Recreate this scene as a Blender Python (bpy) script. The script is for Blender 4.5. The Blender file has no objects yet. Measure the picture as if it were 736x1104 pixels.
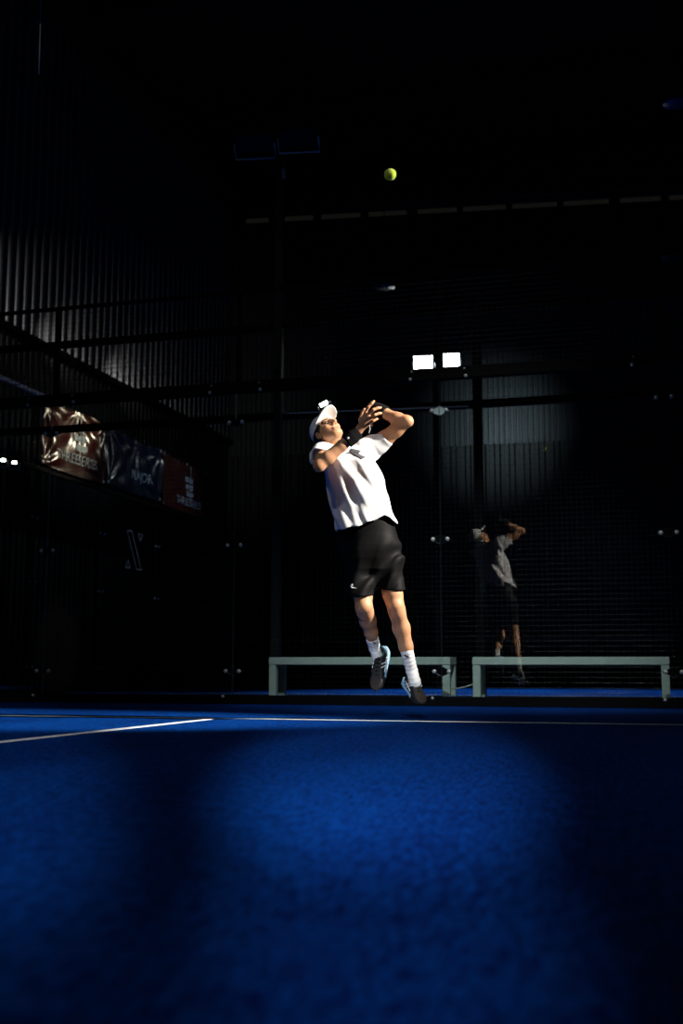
import bpy, bmesh, math, random
import numpy as np
from mathutils import Vector, Matrix
random.seed(7)
SC = bpy.context.scene
COL = SC.collection
# ------------------------------------------------------------------ camera (solved from the 2 m glass panels and the court lines)
FPX, PITCH, YAW, ROLL = 1240.0, math.radians(7.766), math.radians(15.653), math.radians(.0777)
CAM = np.array([0, -10.256, .3294])
_f = np.array([-math.sin(YAW)*math.cos(PITCH), math.cos(YAW)*math.cos(PITCH), math.sin(PITCH)])
_r = np.array([math.cos(YAW), math.sin(YAW), 0]); _u = np.cross(_r, _f)
AF, AR, AU = _f, math.cos(ROLL)*_r + math.sin(ROLL)*_u, -math.sin(ROLL)*_r + math.cos(ROLL)*_u
def ray(x, y): return AF + AR*(x-368)/FPX + AU*(552-y)/FPX
def at(x, y, d): return CAM + ray(x, y)*d
def onX(x, y, X): r = ray(x, y); return CAM + r*((X-CAM[0])/r[0])
def onY(x, y, Y): r = ray(x, y); return CAM + r*((Y-CAM[1])/r[1])
cam = bpy.data.cameras.new('camera'); co = bpy.data.objects.new('camera', cam); COL.objects.link(co)
cam.sensor_fit = 'VERTICAL'; cam.sensor_height = 36; cam.sensor_width = 24; cam.lens = FPX/1104*36
M = Matrix([[AR[i], AU[i], -AF[i], CAM[i]] for i in range(3)] + [[0, 0, 0, 1]])
co.matrix_world = M
cam.clip_start = .02; cam.clip_end = 200
cam.dof.use_dof = True; cam.dof.focus_distance = 7.4; cam.dof.aperture_fstop = 2.2
SC.camera = co

# ------------------------------------------------------------------ materials
def mat(name, col, rough=.6, metal=0., spec=.5, bump=0, bscale=200, var=0, vscale=8, emit=None, estr=0, sheen=0, sss=0):
    m = bpy.data.materials.new(name); m.use_nodes = True
    nt = m.node_tree; b = nt.nodes['Principled BSDF']
    b.inputs['Base Color'].default_value = (*col, 1); b.inputs['Roughness'].default_value = rough
    b.inputs['Metallic'].default_value = metal; b.inputs['Specular IOR Level'].default_value = spec
    if sheen: b.inputs['Sheen Weight'].default_value = sheen
    if sss:
        b.inputs['Subsurface Weight'].default_value = sss; b.inputs['Subsurface Radius'].default_value = (.9, .35, .2); b.inputs['Subsurface Scale'].default_value = .01
    if emit: b.inputs['Emission Color'].default_value = (*emit, 1); b.inputs['Emission Strength'].default_value = estr
    if bump or var:
        tc = nt.nodes.new('ShaderNodeTexCoord')
    if bump:
        n = nt.nodes.new('ShaderNodeTexNoise'); n.inputs['Scale'].default_value = bscale; n.inputs['Detail'].default_value = 4
        nt.links.new(tc.outputs['Object'], n.inputs['Vector'])
        bp = nt.nodes.new('ShaderNodeBump'); bp.inputs['Strength'].default_value = bump; bp.inputs['Distance'].default_value = .01
        nt.links.new(n.outputs['Fac'], bp.inputs['Height']); nt.links.new(bp.outputs['Normal'], b.inputs['Normal'])
    if var:
        n2 = nt.nodes.new('ShaderNodeTexNoise'); n2.inputs['Scale'].default_value = vscale; n2.inputs['Detail'].default_value = 5
        nt.links.new(tc.outputs['Object'], n2.inputs['Vector'])
        mx = nt.nodes.new('ShaderNodeMix'); mx.data_type = 'RGBA'
        mx.inputs[6].default_value = (*[c*(1-var) for c in col], 1); mx.inputs[7].default_value = (*[min(1, c*(1+var)) for c in col], 1)
        nt.links.new(n2.outputs['Fac'], mx.inputs[0]); nt.links.new(mx.outputs[2], b.inputs['Base Color'])
    return m
MT = {}
MT['black_steel'] = mat('black_steel', (.005, .005, .006), .7, .0, .08, bump=.05, bscale=60)
MT['wire'] = mat('wire', (.09, .09, .095), .36, .95)
MT['bolt'] = mat('bolt', (.70, .70, .68), .4, .35)
MT['corrugated'] = mat('corrugated', (.20, .20, .21), .38, .55, var=.25, vscale=3)
MT['corrugated_shaded'] = mat('corrugated_shaded', (.045, .048, .051), .42, .5, var=.35, vscale=1.2)  # back wall cladding, its dimness put into the colour
MT['dark_cladding'] = mat('dark_cladding', (.012, .012, .0125), .5, .2, var=.3, vscale=3)
MT['ceiling'] = mat('ceiling', (.01, .01, .011), .8)
MT['concrete'] = mat('concrete', (.03, .03, .032), .8, bump=.1, bscale=40)
MT['bench_paint'] = mat('bench_paint', (.62, .72, .66), .55, var=.12, vscale=14, bump=.06, bscale=90)
MT['rim_steel'] = mat('rim_steel', (.07, .075, .08), .4, .8)
MT['lit_plate'] = mat('lit_plate', (.75, .82, .85), .5, .1)  # lamp light on one clamp, put into the colour
MT['mast_steel'] = mat('mast_steel', (.05, .05, .052), .35, .6)
MT['pipe'] = mat('pipe', (.75, .76, .78), .5, .1)
MT['skin'] = mat('skin', (.60, .305, .165), .48, 0, .4, sss=.12, var=.12, vscale=30)
MT['shirt'] = mat('shirt', (.80, .80, .82), .75, 0, .3, bump=.03, bscale=300)
MT['cap'] = mat('cap', (.82, .82, .82), .7, 0, .3, bump=.03, bscale=400)
MT['shorts'] = mat('shorts', (.0055, .0055, .006), .6, 0, .1, bump=.08, bscale=40)
MT['black_cloth'] = mat('black_cloth', (.006, .006, .007), .9, 0, .15)
MT['grey_print'] = mat('grey_print', (.05, .05, .06), .7)
MT['navy_print'] = mat('navy_print', (.012, .015, .03), .8)
MT['white_print'] = mat('white_print', (.75, .78, .8), .6)
MT['sock'] = mat('sock', (.84, .84, .86), .85, bump=.08, bscale=250)
MT['shoe_upper'] = mat('shoe_upper', (.008, .009, .010), .55, bump=.25, bscale=150)
MT['shoe_toe'] = mat('shoe_toe', (.022, .015, .013), .6, bump=.2, bscale=150)
MT['shoe_sole'] = mat('shoe_sole', (.36, .62, .85), .5)
MT['shoe_teal'] = mat('shoe_teal', (.01, .10, .10), .6)
MT['hair'] = mat('hair', (.02, .013, .01), .6, bump=.3, bscale=120)
MT['lip'] = mat('lip', (.52, .24, .16), .45)
MT['eye_dark'] = mat('eye_dark', (.03, .018, .014), .35)
MT['line_white'] = mat('line_white', (.80, .82, .85), .85, bump=.3, bscale=300, var=.15, vscale=60)
MT['vinyl_red'] = mat('vinyl_red', (.085, .014, .010), .24, 0, 1.0, var=.25, vscale=5)
MT['vinyl_navy'] = mat('vinyl_navy', (.010, .020, .050), .24, 0, 1.0, var=.25, vscale=5)
MT['vinyl_dark_red'] = mat('vinyl_dark_red', (.075, .014, .012), .40, 0, .5, var=.25, vscale=5)
MT['print_pale'] = mat('print_pale', (.55, .68, .75), .6)
MT['etch'] = mat('etch', (.50, .55, .55), .6)
MT['lamp_on'] = mat('lamp_on', (1, 1, 1), .5, emit=(.90, .98, 1), estr=20)
MT['lamp_small'] = mat('lamp_small', (1, 1, 1), .5, emit=(.97, 1, .93), estr=14)
MT['lamp_on_dim'] = mat('lamp_on_dim', (1, 1, .95), .5, emit=(1, 1, .86), estr=2.2)
MT['lamp_glass'] = mat('lamp_glass', (.02, .05, .12), .12, 0, .8)
MT['dish_grey'] = mat('dish_grey', (.05, .06, .07), .4, .3)
MT['dish_blue'] = mat('dish_blue', (.03, .06, .22), .4, .2)
MT['skylight'] = mat('skylight', (.1, .1, .08), .6, emit=(1, .93, .68), estr=.0045)
MT['glass_edge'] = mat('glass_edge', (.05, .10, .10), .5, 0, .4)
MT['net_cord'] = mat('net_cord', (.02, .02, .02), .8)
MT['net_tape'] = mat('net_tape', (.8, .8, .8), .8)
MT['ball'] = mat('ball', (.62, .80, .02), .9, bump=.6, bscale=300, sheen=.3)
MT['ball_seam'] = mat('ball_seam', (.75, .78, .6), .8)

def glass_mat(name, tint):
    m = bpy.data.materials.new(name); m.use_nodes = True; nt = m.node_tree; nt.nodes.clear()
    o = nt.nodes.new('ShaderNodeOutputMaterial'); mx = nt.nodes.new('ShaderNodeMixShader')
    t = nt.nodes.new('ShaderNodeBsdfTransparent'); t.inputs[0].default_value = (*tint, 1)
    g = nt.nodes.new('ShaderNodeBsdfGlossy'); g.inputs['Roughness'].default_value = .0; g.inputs[0].default_value = (1, 1, 1, 1)
    # plain Fresnel of a pane (both faces of the box are real, so each adds its own share)
    lw = nt.nodes.new('ShaderNodeFresnel'); lw.inputs['IOR'].default_value = 1.5
    ge = nt.nodes.new('ShaderNodeNewGeometry'); mm = nt.nodes.new('ShaderNodeMix'); mm.data_type = 'FLOAT'; mm.inputs[2].default_value = 1.5; mm.inputs[3].default_value = 1/1.5
    nt.links.new(ge.outputs['Backfacing'], mm.inputs[0]); nt.links.new(mm.outputs[0], lw.inputs['IOR'])   # same reflectance entering and leaving the pane
    nt.links.new(lw.outputs[0], mx.inputs[0]); nt.links.new(t.outputs[0], mx.inputs[1]); nt.links.new(g.outputs[0], mx.inputs[2])
    nt.links.new(mx.outputs[0], o.inputs[0]); return m
MT['glass'] = glass_mat('glass', (.93, .97, .96))

def turf_mat():
    m = bpy.data.materials.new('blue_turf'); m.use_nodes = True; nt = m.node_tree; b = nt.nodes['Principled BSDF']
    tc = nt.nodes.new('ShaderNodeTexCoord')
    def noise(s, d):
        n = nt.nodes.new('ShaderNodeTexNoise'); n.inputs['Scale'].default_value = s; n.inputs['Detail'].default_value = d
        nt.links.new(mp.outputs[0], n.inputs['Vector']); return n
    mp = nt.nodes.new('ShaderNodeMapping'); mp.inputs['Scale'].default_value = (1, .2, 1); nt.links.new(tc.outputs['Object'], mp.inputs['Vector'])   # pile brushed along the court
    n1, n2, n3 = noise(120, 5), noise(1.3, 3), noise(48, 5)
    n1.inputs['Roughness'].default_value = .75; n3.inputs['Roughness'].default_value = .7
    a = nt.nodes.new('ShaderNodeMath'); a.operation = 'MULTIPLY_ADD'; a.inputs[1].default_value = .55; nt.links.new(n1.outputs[0], a.inputs[0])
    a3 = nt.nodes.new('ShaderNodeMath'); a3.operation = 'MULTIPLY_ADD'; a3.inputs[1].default_value = .30; nt.links.new(n3.outputs[0], a3.inputs[0])
    h = nt.nodes.new('ShaderNodeMath'); h.operation = 'MULTIPLY'; h.inputs[1].default_value = .15; nt.links.new(n2.outputs[0], h.inputs[0])
    nt.links.new(h.outputs[0], a3.inputs[2]); nt.links.new(a3.outputs[0], a.inputs[2])
    cr = nt.nodes.new('ShaderNodeValToRGB'); e = cr.color_ramp.elements
    e[0].position = .42; e[0].color = (.0, .0042, .075, 1); e[1].position = .60; e[1].color = (.001, .078, .42, 1)
    nt.links.new(a.outputs[0], cr.inputs[0]); nt.links.new(cr.outputs[0], b.inputs['Base Color'])
    b.inputs['Roughness'].default_value = .95; b.inputs['Specular IOR Level'].default_value = .03
    bp = nt.nodes.new('ShaderNodeBump'); bp.inputs['Strength'].default_value = .9; bp.inputs['Distance'].default_value = .012
    a2 = nt.nodes.new('ShaderNodeMath'); a2.operation = 'ADD'; nt.links.new(n1.outputs[0], a2.inputs[0]); nt.links.new(n3.outputs[0], a2.inputs[1])
    nt.links.new(a2.outputs[0], bp.inputs['Height']); nt.links.new(bp.outputs[0], b.inputs['Normal'])
    return m
MT['turf'] = turf_mat()

# ------------------------------------------------------------------ object helpers
def obj(name, bm, m, parent=None, smooth=False):
    me = bpy.data.meshes.new(name); bm.normal_update(); bm.to_mesh(me); bm.free()
    for mm in (m if isinstance(m, (list, tuple)) else [m]): me.materials.append(MT[mm])
    if smooth: me.polygons.foreach_set('use_smooth', [True]*len(me.polygons))
    o = bpy.data.objects.new(name, me); COL.objects.link(o)
    if parent: o.parent = parent; o.matrix_parent_inverse = Matrix.Translation(parent.location).inverted() if parent.parent is None else Matrix()
    return o
def tag(o, label, cat, group=None):
    o['label'] = label; o['category'] = cat
    if group: o['group'] = group
    return o
def thing(name, label, cat, loc=(0, 0, 0), group=None):
    o = bpy.data.objects.new(name, None); COL.objects.link(o); o.location = [float(c) for c in loc]; o.empty_display_size = .1
    return tag(o, label, cat, group)
def struct(o): o['kind'] = 'structure'; return o
def part(name, bm, m, root, smooth=False):
    """bm is in world coordinates; re-express it about its top-level thing"""
    top = root
    while top.parent: top = top.parent
    bmesh.ops.translate(bm, verts=bm.verts, vec=-Vector(top.location))
    me = bpy.data.meshes.new(name); bm.normal_update(); bm.to_mesh(me); bm.free()
    for mm in (m if isinstance(m, (list, tuple)) else [m]): me.materials.append(MT[mm])
    if smooth: me.polygons.foreach_set('use_smooth', [True]*len(me.polygons))
    o = bpy.data.objects.new(name, me); COL.objects.link(o); o.parent = root
    return o
def dup(root, loc, label=None):
    r = root.copy(); COL.objects.link(r); r.location = [float(c) for c in loc]
    if label: r['label'] = label
    for ch in list(root.children):
        c = ch.copy(); COL.objects.link(c); c.parent = r
        for g in list(ch.children):
            d = g.copy(); COL.objects.link(d); d.parent = c
    return r
def box(bm, a, b, bev=0):
    a, b = Vector(a), Vector(b); c = (a+b)/2; s = b-a
    r = bmesh.ops.create_cube(bm, size=1, matrix=Matrix.Translation(c) @ Matrix.Diagonal((*[abs(q) for q in s], 1)))
    if bev:
        ed = list({e for v in r['verts'] for e in v.link_edges})
        bmesh.ops.bevel(bm, geom=ed, offset=bev, segments=2, affect='EDGES')
    return bm
def frame_from(d, roll=None):
    z = Vector(d).normalized(); up = Vector((0, 0, 1)) if abs(z.z) < .95 else Vector((0, 1, 0))
    if roll is not None: up = Vector(roll)
    x = up.cross(z).normalized(); y = z.cross(x); return x, y, z
def tube(bm, pts, r, n=8, cap=True):
    pts = [Vector(p) for p in pts]; rs = r if isinstance(r, (list, tuple)) else [r]*len(pts); rings = []
    for i, p in enumerate(pts):
        d = (pts[min(i+1, len(pts)-1)] - pts[max(i-1, 0)]); x, y, z = frame_from(d)
        rings.append([bm.verts.new(p + (x*math.cos(2*math.pi*k/n) + y*math.sin(2*math.pi*k/n))*rs[i]) for k in range(n)])
    for a, b in zip(rings, rings[1:]):
        for k in range(n): bm.faces.new((a[k], a[(k+1) % n], b[(k+1) % n], b[k]))
    if cap: bm.faces.new(rings[0][::-1]); bm.faces.new(rings[-1])
    return bm
def lathe(bm, prof, origin, axis=(0, 0, 1), n=24):
    x, y, z = frame_from(axis); o = Vector(origin); rings = []
    for r, h in prof: rings.append([bm.verts.new(o + z*h + (x*math.cos(2*math.pi*k/n)+y*math.sin(2*math.pi*k/n))*max(r, 1e-4)) for k in range(n)])
    for a, b in zip(rings, rings[1:]):
        for k in range(n): bm.faces.new((a[k], a[(k+1) % n], b[(k+1) % n], b[k]))
    bm.faces.new(rings[0][::-1]); bm.faces.new(rings[-1]); return bm
def poly_prism(bm, pts, nrm, t):
    """closed outline (world points) given thickness t along nrm"""
    n = Vector(nrm)*t; a = [bm.verts.new(Vector(p)) for p in pts]; b = [bm.verts.new(Vector(p)+n) for p in pts]
    bm.faces.new(a); bm.faces.new(b[::-1]); k = len(a)
    for i in range(k): bm.faces.new((a[i], b[i], b[(i+1) % k], a[(i+1) % k]))
    return bm
NB = bmesh.new

# ------------------------------------------------------------------ setting: floors, hall walls, roof
XL, XR = -7.94, 2.06                      # court sides (five 2 m panels)
YN = -10.33                               # net
bm = NB(); box(bm, (XL, -20.3, -.03), (XR, .05, 0)); struct(obj('floor', bm, 'turf'))
bm = NB(); box(bm, (XL, 1.06, -.03), (XR, 13, 0)); struct(obj('floor_neighbour_court', bm, 'turf'))
bm = NB(); box(bm, (-9.6, -22, -.12), (9.5, 14.4, -.031)); struct(obj('floor_hall', bm, 'concrete'))
def line(name, x0, y0, x1, y1):
    bm = NB(); box(bm, (x0, y0, .0005), (x1, y1, .004)); o = obj(name, bm, 'line_white'); o['kind'] = 'structure'; return o
line('court_line_service', XL, -3.03, XR, -2.98)
line('court_line_centre', -2.915, -10.3, -2.865, -2.98)
line('court_line_far_service', XL, -17.35, XR, -17.3)
line('court_line_neighbour_service', XL, 4.05, XR, 4.10)
def corrugated(p0, p1, z0, z1, pitch, depth, nrm):
    bm = NB(); p0, p1 = Vector((*p0, 0)), Vector((*p1, 0)); L = (p1-p0).length; d = (p1-p0)/L; n = Vector((*nrm, 0)); k = int(L/pitch); prof = []
    for i in range(k):
        for s, h in ((0, 0), (.50, 0), (.62, 1), (.88, 1)): prof.append(((i+s)*pitch, h*depth))
    lo = [bm.verts.new(p0+d*s+n*h+Vector((0, 0, z0))) for s, h in prof]; hi = [bm.verts.new(p0+d*s+n*h+Vector((0, 0, z1))) for s, h in prof]
    lob = [bm.verts.new(p0+d*s-n*.05+Vector((0, 0, z0))) for s, h in (prof[0], prof[-1])]; hib = [bm.verts.new(p0+d*s-n*.05+Vector((0, 0, z1))) for s, h in (prof[0], prof[-1])]
    for a, b, c, e in zip(lo, lo[1:], hi[1:], hi): bm.faces.new((a, b, c, e))
    bm.faces.new((lob[0], lob[1], hib[1], hib[0]))
    return bm
WX, LEDGE, FY = -9.1, 5.28, 12.9
struct(obj('wall_left', corrugated((WX, -21), (WX, FY), LEDGE, 10.6, .23, .075, (1, 0)), 'corrugated'))
struct(obj('wall_left_lower', corrugated((WX+.02, -21), (WX+.02, FY), -.1, LEDGE-.08, .16, .03, (1, 0)), 'dark_cladding'))
struct(obj('wall_back', corrugated((WX, FY), (9, FY), 4.9, 11, .115, .03, (0, -1)), 'corrugated_shaded'))
struct(obj('wall_back_lower', corrugated((WX, FY-.02), (9, FY-.02), -.1, 4.9, .3, .02, (0, -1)), 'dark_cladding'))
bm = NB(); box(bm, (WX-.05, -21, LEDGE-.1), (WX+.16, FY, LEDGE-.01)); struct(obj('trim_ledge', bm, 'black_steel'))
bm = NB(); box(bm, (WX-.05, -21, 10.5), (WX+.3, FY, 10.62)); struct(obj('trim_eave', bm, 'dark_cladding'))
bm = NB(); box(bm, (-9.6, -22, 11.6), (9.5, 14.4, 11.7))
for y in range(-18, 14, 4): box(bm, (-9, y, 11.2), (9.2, y+.25, 11.6))
struct(obj('ceiling', bm, 'ceiling'))
struct(obj('wall_right', corrugated((9.2, -21), (9.2, FY), -.1, 11.4, .25, .04, (-1, 0)), 'dark_cladding'))
struct(obj('wall_front', corrugated((WX, -21.2), (9, -21.2), -.1, 11.4, .25, .04, (0, 1)), 'dark_cladding'))
# row of dim roof-light strips under the roof of the far bay
segs = [(265, 289), (304, 337), (346, 388), (397, 438), (450, 492), (499, 545), (552, 600), (607, 656), (668, 712), (721, 760)]
for i, (a, b) in enumerate(segs):
    ya, yb = 236-(a-265)*.0552, 236-(b-265)*.0552
    da, db = 23.5-(a-265)*.0030, 23.5-(b-265)*.0030
    A, B, C_, D_ = at(a, ya, da), at(b, yb, db), at(b, yb+4.2, db), at(a, ya+4.2, da)
    bm = NB(); poly_prism(bm, [A, B, C_, D_], (0, 1, 0), .04); o = obj('window_%d' % (i+1), bm, 'skylight'); struct(o)
bm = NB()
for k in (-3.2, -8.5):
    A, B = at(255, 236.6+k, 23.6), at(765, 236.6-27.6+k, 22.0); tube(bm, [A, B], .045, 6)
struct(obj('trim_purlin', bm, 'dark_cladding'))

# ------------------------------------------------------------------ court enclosure: one bolted assembly of steel frame, glass panels, clamps and mesh
BACK = thing('court_enclosure', 'glass back wall of the blue court with black steel frame and mesh on top', 'glass enclosure', (-2.94, 0, 0))
bm = NB(); box(bm, (XL, -.02, .0), (XR, .06, .085), .004); base = part('base_beam', bm, 'black_steel', BACK)
bm = NB(); box(bm, (XL, -.03, 2.985), (XR, .05, 3.095), .006); rail = part('top_rail', bm, 'black_steel', BACK)
SEAMS = [-5.942, -3.942, -1.942, .058]
for X in SEAMS + [XL+.03, XR-.03]:
    bm = NB(); box(bm, (X-.03, .055, 3.09), (X+.03, .10, 4.04), .004); part('post', bm, 'black_steel', BACK)
def bolt_bm(p, r=.017, axis=(0, -1, 0)):
    bm = NB(); lathe(bm, [(r, -.004), (r, .008), (r*.7, .014), (.001, .016)], p, axis, 12); return bm
for X in SEAMS:
    for s in (-.26, .26):
        part('bolt', bolt_bm((X+s, -.03, 3.0)), 'bolt', rail, True)
        part('bolt', bolt_bm((X+s*.95, -.03, 3.07), .01), 'bolt', rail, True)
    part('bolt', bolt_bm((X-.08, -.02, .07), .014), 'bolt', base, True)
bm = NB()
for i in range(1, 200): tube(bm, [(XL+i*.05, .03, 3.09), (XL+i*.05, .03, 4.0)], .0019, 6, False)
for j in range(1, 19): tube(bm, [(XL, .0255, 3.09+j*.05), (XR, .0255, 3.09+j*.05)], .0019, 6, False)
part('wire_mesh', bm, 'wire', BACK, True)
bm = NB(); box(bm, (XL, .01, 3.995), (XR, .05, 4.03), .004); part('top_bar', bm, 'black_steel', BACK)
def glass_panel(a, b, root, nax):
    bm = NB(); box(bm, a, b); bm.faces.ensure_lookup_table()
    for f in bm.faces:
        if abs(f.normal[nax]) < .9: f.material_index = 1
    return part('glass_panel', bm, ['glass', 'glass_edge'], root)
xs = [XL] + SEAMS + [XR]
for i in range(5): glass_panel((xs[i]+.004, .006, .085), (xs[i+1]-.004, .018, 2.985), BACK, 1)
def clamp(root, P, u, n, m='black_steel'):
    """rhombus spider plate behind the glass with a bolt button each side of the seam"""
    P, u, n = Vector(P), Vector(u), Vector(n); z = Vector((0, 0, 1)); k = P - n*.022
    bm = NB(); poly_prism(bm, [k-u*.092, k-z*.042, k+u*.092, k+z*.042], -n, .008); cl = part('glass_clamp', bm, m, root)
    for s in (-1, 1):
        bm = NB(); lathe(bm, [(.019, -.004), (.019, .009), (.014, .015), (.002, .017)], P + u*s*.066, n, 14); part('button', bm, 'bolt', cl, True)
    bm = NB(); tube(bm, [k-u*.094, k-z*.044, k+u*.094, k+z*.044, k-u*.094], .0035, 6, False); part('plate_rim', bm, 'bolt' if m != 'black_steel' else 'rim_steel', cl)  # brighter rim too where the plate is painted lit
    return cl
for X in SEAMS:
    for z in (2.698, 1.5, .306):
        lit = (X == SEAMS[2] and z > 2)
        c = clamp(BACK, (X, .006, z), (1, 0, 0), (0, -1, 0), 'lit_plate' if lit else 'black_steel')  # light on this clamp is painted by a paler plate
        if lit: c['label'] = 'diamond shaped clamp plate, painted pale as lit'

# neighbouring court just behind: full height mesh with posts
NY = 1.1
NF = thing('mesh_enclosure', 'full height wire mesh fence with black posts standing behind the white benches', 'fence', (-2.94, NY, 0))
bm = NB()
for i in range(1, 200): tube(bm, [(XL+i*.05, NY, .05), (XL+i*.05, NY, 4.0)], .0017, 4, False)
for j in range(1, 80): tube(bm, [(XL, NY-.0045, .0+j*.05), (XR, NY-.0045, j*.05)], .0019, 6, False)
part('wire_mesh', bm, 'wire', NF, True)
for z in (3.0, 3.98): bm = NB(); box(bm, (XL, NY+.01, z-.04), (XR, NY+.07, z+.04), .004); part('rail', bm, 'black_steel', NF)
bm = NB(); box(bm, (XL, NY+.005, 0), (XR, NY+.06, .07), .004); part('bottom_rail', bm, 'black_steel', NF)
for X in (XL+.12, -1.77, XR-.05): bm = NB(); box(bm, (X-.045, NY+.075, 0), (X+.045, NY+.15, 4.02), .004); part('post', bm, 'black_steel', NF)

# neighbour's left side wall: 2 m glass panels, 3 m high, mesh above, three banners tied to it
SX = -7.94
SIDE_Y = [1.15, 3.1, 5.0, 6.93, 8.88, 10.8]
SF = thing('side_enclosure', 'glass side wall of the neighbouring court with outlined logo, mesh and rails above', 'glass enclosure', (SX, 6, 0))
for i in range(5):
    sp = glass_panel((SX-.006, SIDE_Y[i]+.004, .05), (SX+.006, SIDE_Y[i+1]-.004, 2.93), SF, 0)
    if i == 2:
        def W(px, py): return onX(px, py, SX+.006)
        def outline(pts, w=.007):
            bm = NB(); pts = [Vector(p) for p in pts]
            for a, b in zip(pts, pts[1:]+pts[:1]):
                d = (b-a).normalized(); n = Vector((1, 0, 0)).cross(d)*w; a2, b2 = a-d*w, b+d*w
                poly_prism(bm, [a2-n, b2-n, b2+n, a2+n], (1, 0, 0), .003)
            return bm
        def lp(x, y): return W(120+x/14.72, 560+y/14.72)
        for nm, pts in (('logo_bar', [lp(250, 168), lp(325, 190), lp(475, 805), lp(400, 790)]), ('logo_triangle', [lp(428, 228), lp(498, 242), lp(460, 345)]), ('logo_triangle', [lp(266, 645), lp(295, 768), lp(226, 758)])):
            o = part(nm, outline(pts), 'etch', sp)
for Y in SIDE_Y[1:5]:
    for z in (2.3, 1.45, .35): clamp(SF, (SX+.006, Y, z), (0, 1, 0), (1, 0, 0))
bm = NB()
for i in range(1, 193): tube(bm, [(SX, 1.15+i*.05, 2.97), (SX, 1.15+i*.05, 3.95)], .0018, 4, False)
for j in range(20): tube(bm, [(SX+.0045, 1.15, 2.99+j*.05), (SX+.0045, 10.8, 2.99+j*.05)], .0018, 5, False)
part('wire_mesh', bm, 'wire', SF, True)
bm = NB(); box(bm, (SX-.03, 1.18, 2.93), (SX+.03, 10.8, 2.98), .004); part('rail', bm, 'black_steel', SF)
bm = NB(); box(bm, (SX-.03, 1.18, 3.93), (SX+.03, 3.32, 3.98), .004); part('pale_rail', bm, 'pipe', SF)
for Y in SIDE_Y[1:5]: bm = NB(); box(bm, (SX-.09, Y-.03, 0), (SX-.03, Y+.03, 4.0), .004); part('post', bm, 'black_steel', SF)

FONT = None
def text_mesh(body, w, h):
    cu = bpy.data.curves.new('lettering', 'FONT'); cu.body = body; cu.align_x = 'CENTER'; cu.extrude = .002; cu.resolution_u = 3
    o = bpy.data.objects.new('lettering', cu); COL.objects.link(o); bpy.context.view_layer.update()
    me = bpy.data.meshes.new_from_object(o.evaluated_get(bpy.context.evaluated_depsgraph_get())); bpy.data.objects.remove(o)
    bm = NB(); bm.from_mesh(me); bpy.data.meshes.remove(me)
    xs_ = [v.co.x for v in bm.verts]; ys_ = [v.co.y for v in bm.verts]; sx = w/(max(xs_)-min(xs_)); sy = h/(max(ys_)-min(ys_)); cx = (max(xs_)+min(xs_))/2; cy = (max(ys_)+min(ys_))/2
    for v in bm.verts: v.co = Vector(((v.co.x-cx)*sx, (v.co.y-cy)*sy, v.co.z))
    return bm
def banner(y0, y1, zb, zl, zr, sag, m, label, words, wy, wz, ww, wh, emb, seed, pm, crease=1.):
    rr = random.Random(seed); NU, NV = 64, 36; L = y1-y0
    ph = [rr.uniform(0, 6.3) for _ in range(8)]
    def wave(u, v):        # u along, v up; creases radiating from the tied corners and the middle tie
        s = 0
        for k, (cu, cv) in enumerate(((.02, 1), (.98, 1), (.55, 1.02), (.02, 0), (.98, 0))):
            dx, dy = (u-cu)*L, (v-cv)*.9; r = math.hypot(dx, dy)+1e-3; a = math.atan2(dy, dx)
            s += crease*.030*math.exp(-r*1.9)*math.sin(a*11+ph[k])*min(1, r*4)
        return s + .014*math.sin(u*9+ph[5])*(.3+v) + .006*math.sin(u*23+v*7+ph[6])
    def P(u, v, off=0):
        top = zl + (zr-zl)*u - sag*(1-(2*u-1)**2) ; z = zb + (top-zb)*v - .02*math.sin(math.pi*u)*(1-v)
        return Vector((SX+.05+wave(u, v)+off, y0+L*u, z))
    bm = NB(); g = [[[bm.verts.new(P(i/NU, j/NV, o)) for j in range(NV+1)] for i in range(NU+1)] for o in (0, -.002)]
    for i in range(NU):
        for j in range(NV):
            bm.faces.new((g[0][i][j], g[0][i+1][j], g[0][i+1][j+1], g[0][i][j+1])); bm.faces.new((g[1][i][j], g[1][i][j+1], g[1][i+1][j+1], g[1][i+1][j]))
    root = obj('banner', bm, m, None, True); tag(root, label, 'banner', 'vinyl banners tied to the side fence')
    H = zl-zb
    def stick(bm):          # (x along, y up, z off) -> banner surface
        for v in bm.verts:
            u, w = min(1, max(0, v.co.x/L)), min(1, max(0, v.co.y/H)); q = P(u, w, .006+v.co.z); v.co = q
        return bm
    bm = text_mesh(words, ww, wh); bmesh.ops.translate(bm, verts=bm.verts, vec=(wy, wz, 0)); obj('lettering', stick(bm), pm, root)
    if emb:
        bm = NB(); ex, ey, es = emb
        for k in range(3):
            n = 6; sh = k*.04*es
            for q in range(n):
                a, b = (-.5+q/n)*.42*es, (-.5+(q+1)/n)*.42*es; jj = .03*es*math.sin(q*2.3+k)
                vs = [(ex+a+sh, ey+.16*es-k*.16*es, 0), (ex+b+sh, ey+.16*es-k*.16*es, 0), (ex+b+sh, ey+.05*es-k*.16*es+jj*(q > 3), 0), (ex+a+sh, ey+.05*es-k*.16*es, 0)]
                poly_prism(bm, vs, (0, 0, 1), .002)
        poly_prism(bm, [(ex+.05*es, ey-.40*es, 0), (ex+.075*es, ey-.40*es, 0), (ex+.075*es, ey+.42*es, 0), (ex+.05*es, ey+.42*es, 0)], (0, 0, 1), .002)
        obj('emblem', stick(bm), pm, root)
    for u, v in ((.02, .97), (.98, .97), (.02, .03), (.98, .03), (.5, .98)):
        bm = NB(); lathe(bm, [(.026, 0), (.026, .006), (.012, .008)], P(u, v, .002), (1, 0, 0), 10); obj('eyelet', bm, 'bolt', root)
    return root
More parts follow.
